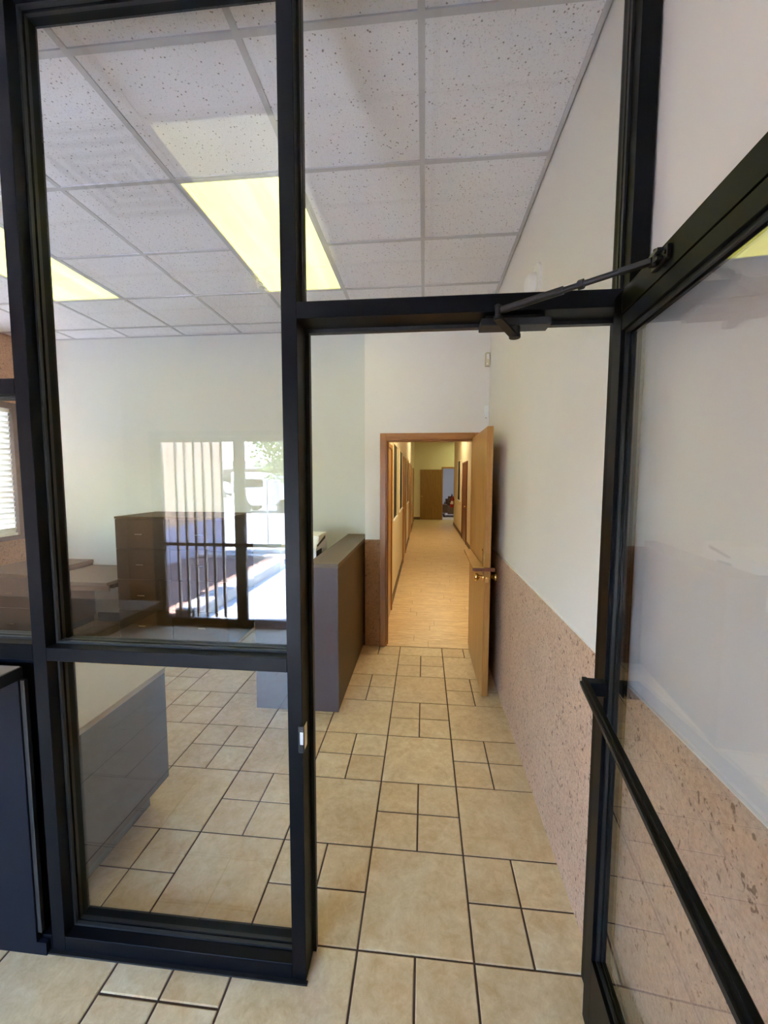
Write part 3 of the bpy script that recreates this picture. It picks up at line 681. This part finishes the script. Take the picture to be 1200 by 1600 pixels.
# ------------------------------------------------------------ filing cabinets, side desk, credenza
def handle(x, y, z, par, w=.072):
    MB().box(x-w/2, x+w/2, y-.020, y-.014, z-.004, z+.004).box(x-w/2, x-w/2+.006, y-.016, y, z-.004, z+.004).box(x+w/2-.006, x+w/2, y-.016, y, z-.004, z+.004).build('handle', 'chrome', par)
def cabinet(x0, x1, y0, y1, z, bounds, label, name='filing_cabinet', hx=None, kick=.06, group=None):
    t = thing(name, ((x0+x1)/2, (y0+y1)/2, 0), label, 'cabinet', group)
    MB().box(x0, x1, y0+.018, y1, kick, z-.02).build('carcass', 'laminate_dk', t); MB().box(x0+.01, x1-.01, y0+.05, y1, 0, kick).build('plinth', 'blackside', t)
    MB().box(x0-.001, x1+.001, y0-.004, y1, z-.02, z).build('top', 'laminate_side', t, bevel=.001)
    for a, b in zip(bounds, bounds[1:]):
        d = MB().box(x0+.002, x1-.002, y0, y0+.018, a+.002, b-.002).build('drawer', 'laminate_dk', t, bevel=.001)
        handle(hx if hx else (x0+x1)/2, y0, a+(b-a)*.5, d)
    return t
bd = [.06, .355, .65, .943, 1.225]
cabinet(-2.89, -2.352, 3.55, YB-.014, 1.247, bd, 'brown four drawer cabinet next to the side desk', hx=-2.645)
cabinet(-2.348, -1.81, 3.55, YB-.014, 1.247, bd, 'brown four drawer cabinet on the counter side of its twin', hx=-2.053)
sd = thing('side_desk', (-3.25, 3.8, 0), 'brown desk surface bridging the credenza and the tall drawer cabinets', 'desk')
MB().box(-3.66, -2.892, 3.42, YB-.014, .615, .645).build('desktop', 'laminate_ledge', sd, bevel=.001)
MB().box(-3.66, -2.892, 3.44, 3.455, .56, .615).build('apron', 'laminate_side', sd)
MB().box(-2.93, -2.893, 3.50, YB-.03, .575, .615).build('bracket', 'blackside', sd); MB().box(-3.66, -3.62, 3.50, YB-.03, .575, .615).build('bracket', 'blackside', sd)
cr = thing('credenza', (-4.0, 3.8, 0), 'low brown drawer unit under the blinds', 'cabinet')
MB().box(XL+.002, -3.664, 3.45, YB-.014, .08, .67).build('carcass', 'laminate_dk', cr); MB().box(XL+.01, -3.70, 3.5, YB-.014, 0, .08).build('plinth', 'blackside', cr)
MB().box(XL+.002, -3.655, 3.42, YB-.014, .67, .705).build('top', 'laminate_side', cr, bevel=.001)
for a, b in ((.08, .375), (.375, .665)):
    d = MB().box(-4.10, -3.667, 3.432, 3.45, a+.002, b-.002).build('drawer', 'laminate_dk', cr, bevel=.001); handle(-3.89, 3.432, (a+b)/2, d)
    MB().box(XL+.004, -4.104, 3.432, 3.45, a+.002, b-.002).build('drawer', 'laminate_dk', cr, bevel=.001)

# ------------------------------------------------------------ window with blinds
wn = thing('window_6', (XL, 3.2, WZ0), 'dark framed window on the rough pink wall', 'window', kind='structure')
q = MB(); w = .06
q.box(XL-.10, XL+.012, WY0, WY0+w, WZ0, WZ1).box(XL-.10, XL+.012, WY1-w, WY1, WZ0, WZ1).box(XL-.10, XL+.012, WY0+w, WY1-w, WZ0, WZ0+.045).box(XL-.10, XL+.012, WY0+w, WY1-w, WZ1-.06, WZ1)
q.build('frame', 'brown_alu', wn); MB().box(XL-.09, XL-.084, WY0+w, WY1-w, WZ0+.045, WZ1-.06).build('pane', 'glass', wn)
bl = thing('window_blind', (XL, 3.2, WZ0), 'white slatted blind glowing with daylight in the dark framed window', 'blind')
n_s = 23; z0 = WZ0+.075; z1 = WZ1-.10
MB().box(XL-.055, XL-.015, WY0+w+.01, WY1-w-.004, WZ1-.10, WZ1-.062).build('head_rail', 'blind', bl)
MB().box(XL-.060, XL-.012, WY0+w+.001, WY1-w-.001, z0-.029, z0-.004).build('bottom_rail', 'blind', bl)
for k in range(n_s):
    z = z0+.02+(z1-z0-.03)*k/(n_s-1); xc = XL-.034; q = MB(); a = math.radians(74); hw = .034
    pts = [(xc+math.cos(a)*hw*u-.004*(1-u*u)*math.sin(a), z+math.sin(a)*hw*u+.004*(1-u*u)*math.cos(a)) for u in (-1, -.33, .33, 1)]
    pts = pts+[(x-.0009, zz-.0006) for x, zz in pts[::-1]]
    MB().prism(pts, WY0+w+.001, WY1-w-.001, 'Y').build('slat', 'blind', bl)
for yy in (WY0+.35, WY1-.35): MB().tube((XL-.034, yy, z0-.01), (XL-.034, yy, z1), .0015, seg=6).build('ladder_cord', 'blind', bl)

# ------------------------------------------------------------ entrance doors behind the viewer (seen mirrored in the pane)
fr = thing('window_7', (-1.4, YE, 0), 'black frame around the street doors, mirrored in the pane', 'door frame', kind='structure')
def eb(x0, x1, z0, z1, n, y0=YE-.11, y1=YE-.01, mat='alu'): return MB().box(x0, x1, y0, y1, z0, z1).build(n, mat, fr, bevel=.001)
eb(EX0, EX3, 2.045, 2.10, 'head'); eb(EX0, EX0+.045, 0, 2.045, 'post'); eb(EX2, EX2+.045, 0, 2.045, 'post')
eb(EX0+.045, EX2, 0, .012, 'threshold')
def street_door(n, x0, x1, label, bars):
    t = thing('door_%d' % n, ((x0+x1)/2, YE-.06, 0), label, 'door', kind='structure')
    y0, y1 = YE-.085, YE-.04; s = .055
    for a, b in ((x0, x0+s), (x1-s, x1)): MB().box(a, b, y0, y1, .014, 2.04).build('stile', 'alu', t, bevel=.001)
    MB().box(x0+s, x1-s, y0, y1, 1.99, 2.04).build('top_rail', 'alu', t, bevel=.001); MB().box(x0+s, x1-s, y0, y1, .014, .075).build('bottom_rail', 'alu', t, bevel=.001)
    MB().box(x0+s, x1-s, -1.7625-.003+.0, -1.7625+.003, .075, 1.99).build('pane', 'glass', t)
    MB().box(x0+.02, x1-.02, y1+.035, y1+.05, .885, .92).build('push_bar', 'alu', t, bevel=.002)
    for c in (x0+.03, x1-.03): MB().box(c-.015, c+.015, y1, y1+.035, .885, .92).build('bar_bracket', 'alu', t)
    if bars:
        for k in range(6):
            xb = x0+s+.015+.104*(k+1); MB().box(xb-.012, xb+.012, y0-.045, y0-.02, .075, 2.0).build('security_bar', 'brown_alu', t)
    else: MB().box(x0+.01, x0+.055, y1, y1+.03, .87, 1.10).build('lock_case', 'alu', t, bevel=.003)
street_door(10, EX0+.047, EX1+.035, 'street door with upright bars outside its glass, mirrored in the pane', True)
street_door(11, EX1+.038, EX2-.002, 'street door with clear glass and lock case, mirrored in the pane', False)

# ------------------------------------------------------------ outside
tag(MB().box(-60, 40, -80, YE-.15, -.16, -.06).box(-60, XL-.15, YE-.15, 20, -.16, -.06).build('ground', 'asphalt'), 'pale sunlit paving of the car park outside', 'ground', kind='structure')
tag(MB().box(-2.55, 3.0, -9, YE-.15, -.06, -.015).build('path', 'concrete'), 'bright concrete walkway outside the street doors', 'path', kind='structure')
k = thing('planter_curb', (-2.7, -3.6, 0), 'raised concrete curb edging the mulch bed outside', 'curb', kind='structure')
for j in range(3): MB().box(-2.80, -2.56, YE-.16-1.14*(j+1), YE-.17-1.14*j, -.05, .13).build('curb_stone', 'curb', k, bevel=.01)
MB().box(-4.4, -2.80, -5.30, -5.1, -.05, .13).build('curb_stone', 'curb', k, bevel=.01)
tag(MB().box(-4.58, -2.81, -5.09, YE-.16, -.05, .06).build('mulch_bed', 'mulch'), 'dark bark mulch in the bed beside the outside walkway', 'mulch', kind='stuff')
ow = thing('wall_garden', (-4.7, -5, 0), 'tan stucco wall with grey base outside, behind the mulch bed', 'wall', kind='structure')
MB().box(-4.85, -4.6, -6.6, YE-.15, .72, 2.5).build('stucco', 'tan', ow); MB().box(-4.87, -4.59, -6.6, YE-.15, -.06, .72).build('base_band', 'lav', ow)
MB().box(-4.59, -4.3, -2.6, -2.15, .061, 2.9).build('pilaster', 'tan', ow)
for j in range(4): MB().tube((-4.60, -4.6, 1.75+.13*j), (-4.585, -4.6, 1.75+.13*j), .03, seg=8).build('mark', 'bldg', ow)
# stones by the curb
for x, y, rr, lb in ((-3.2, -6.0, .16, 'largest pale rock past the end of the outside curb'), (-3.65, -6.15, .12, 'medium pale rock beside the largest one, past the curb'), (-3.1, -6.5, .10, 'small pale rock between the largest one and the post'), (-3.9, -5.75, .09, 'smallest pale rock, closest to the garden wall')):
    bm = bmesh.new(); bmesh.ops.create_icosphere(bm, subdivisions=2, radius=rr)
    for v_ in bm.verts: v_.co *= 1+.25*(rnd.random()-.5); v_.co.z *= .6
    me = bpy.data.meshes.new('rock'); bm.to_mesh(me); bm.free(); me.materials.append(M['curb'])
    o = bpy.data.objects.new('rock', me); COL.objects.link(o); o.location = (x, y, -.06+rr*.45); tag(o, lb, 'rock', 'pale rocks past the curb')
# distant low building
b = thing('low_building', (-16, -42, 0), 'low brown building with pale roof across the car park', 'building')
MB().box(-30, -6, -46, -40, -.06, 2.6).build('wall', 'bldg', b); MB().box(-31, -5, -47, -39, 2.6, 3.5).build('roof', 'roofing', b, bevel=.1)
for j in range(5): MB().box(-27+4.6*j, -25+4.6*j, -40.0, -39.95, .6, 2.0).build('window', 'darkglass', b)
# parked cars
def car(x, y, label, s=1.0):
    t = thing('car', (x, y, -.06), label, 'car', 'white cars parked by the low building')
    pr_ = [(-2.2, .35), (2.2, .35), (2.25, .75), (1.5, .92), (.9, 1.38), (-.9, 1.42), (-1.6, .98), (-2.2, .85)]
    MB().prism([(x+a*s, -.06+c*s) for a, c in pr_], y-.85, y+.85, 'Y').build('body', 'carpaint', t, bevel=.04)
    for sy in (-.86, .852): MB().prism([(x-1.35*s, .92*s), (x+1.25*s, .88*s), (x+.8*s, 1.24*s), (x-.8*s, 1.28*s)], y+sy, y+sy+.01, 'Y').build('window', 'darkglass', t)
    for wx in (-1.35, 1.35):
        for wy in (-.8, .8): MB().tube((x+wx, y+wy-.09, .25), (x+wx, y+wy+.09, .25), .31, seg=16).build('wheel', 'black', t)
car(-19.5, -34, 'white car parked by the low building outside'); car(-13.6, -34, 'white car parked nearer the tree outside')
vn = thing('delivery_van', (-8.0, -17.5, -.06), 'white van parked outside beyond the walkway', 'van')
MB().prism([(-9.4, .3), (-6.1, .3), (-6.0, 1.0), (-6.6, 1.9), (-9.4, 1.95)], -18.4, -16.8, 'Y').build('body', 'carpaint', vn, bevel=.05)
MB().box(-8.7, -7.8, -16.8, -16.78, 1.2, 1.6).build('window', 'darkglass', vn); MB().box(-7.4, -7.0, -16.8, -16.78, .45, 1.5).build('door', 'lav', vn)
for wx in (-8.8, -6.8):
    for wy in (-18.3, -16.9): MB().tube((wx, wy-.1, .28), (wx, wy+.1, .28), .34, seg=16).build('wheel', 'black', vn)
for x, y, lb in ((-3.95, -7.6, 'thin grey post outside, nearer the curb'), (-3.05, -7.0, 'thin grey post outside, nearer the walkway')):
    t = thing('sign_post', (x, y, -.06), lb, 'post'); MB().tube((x, y, -.06), (x, y, 1.55), .022, seg=10).build('pole', 'signpost', t); MB().tube((x, y, 1.55), (x, y, 1.57), .03, seg=10).build('cap', 'signpost', t)
# tree
tr = thing('tree', (-4.4, -10.5, -.06), 'leafy young tree outside the street doors', 'tree')
q = MB().tube((-4.4, -10.5, -.06), (-4.35, -10.5, 1.6), .11, .08, 10)
for j in range(9):
    an = j*.7; q.tube((-4.35, -10.5, 1.3+.09*j), (-4.35+math.cos(an)*1.1, -10.5+math.sin(an)*1.1, 2.5+.1*j), .035, .012, 6)
q.build('trunk', 'bark', tr, smooth=True)
lv = MB()
for j in range(3600):
    d = Vector((rnd.gauss(0, 1), rnd.gauss(0, 1), rnd.gauss(0, 1))).normalized()*(rnd.random()**.5)
    c = Vector((-4.3+d.x*1.35, -10.5+d.y*1.3, 2.75+d.z*1.4)); a = Vector((rnd.gauss(0, 1), rnd.gauss(0, 1), rnd.gauss(0, 1))).normalized()*.07; b2 = a.orthogonal().normalized()*.045
    n = len(lv.v); lv.v += [tuple(c-a), tuple(c+b2), tuple(c+a), tuple(c-b2)]; lv.f.append((n, n+1, n+2, n+3))
tag(lv.build('foliage', 'leaf', tr), kind='stuff')

# ------------------------------------------------------------ small details
cw = thing('cobweb', (-1.05, 2.95, H-.03), 'wispy white cobweb at the corner of the glowing ceiling panel', 'cobweb')
q = MB(); base = Vector((-1.262, 3.15, H-.006))
for j in range(26):
    p = base+Vector((rnd.uniform(-.01, .02), rnd.uniform(-.2, .14), rnd.uniform(-.004, .002)))
    for s in range(3):
        p2 = p+Vector((rnd.uniform(-.03, .03), rnd.uniform(-.04, .04), rnd.uniform(-.02, .004))); q.tube(p, p2, .0011, seg=4); p = p2
tag(q.build('threads', 'web', cw), kind='stuff')
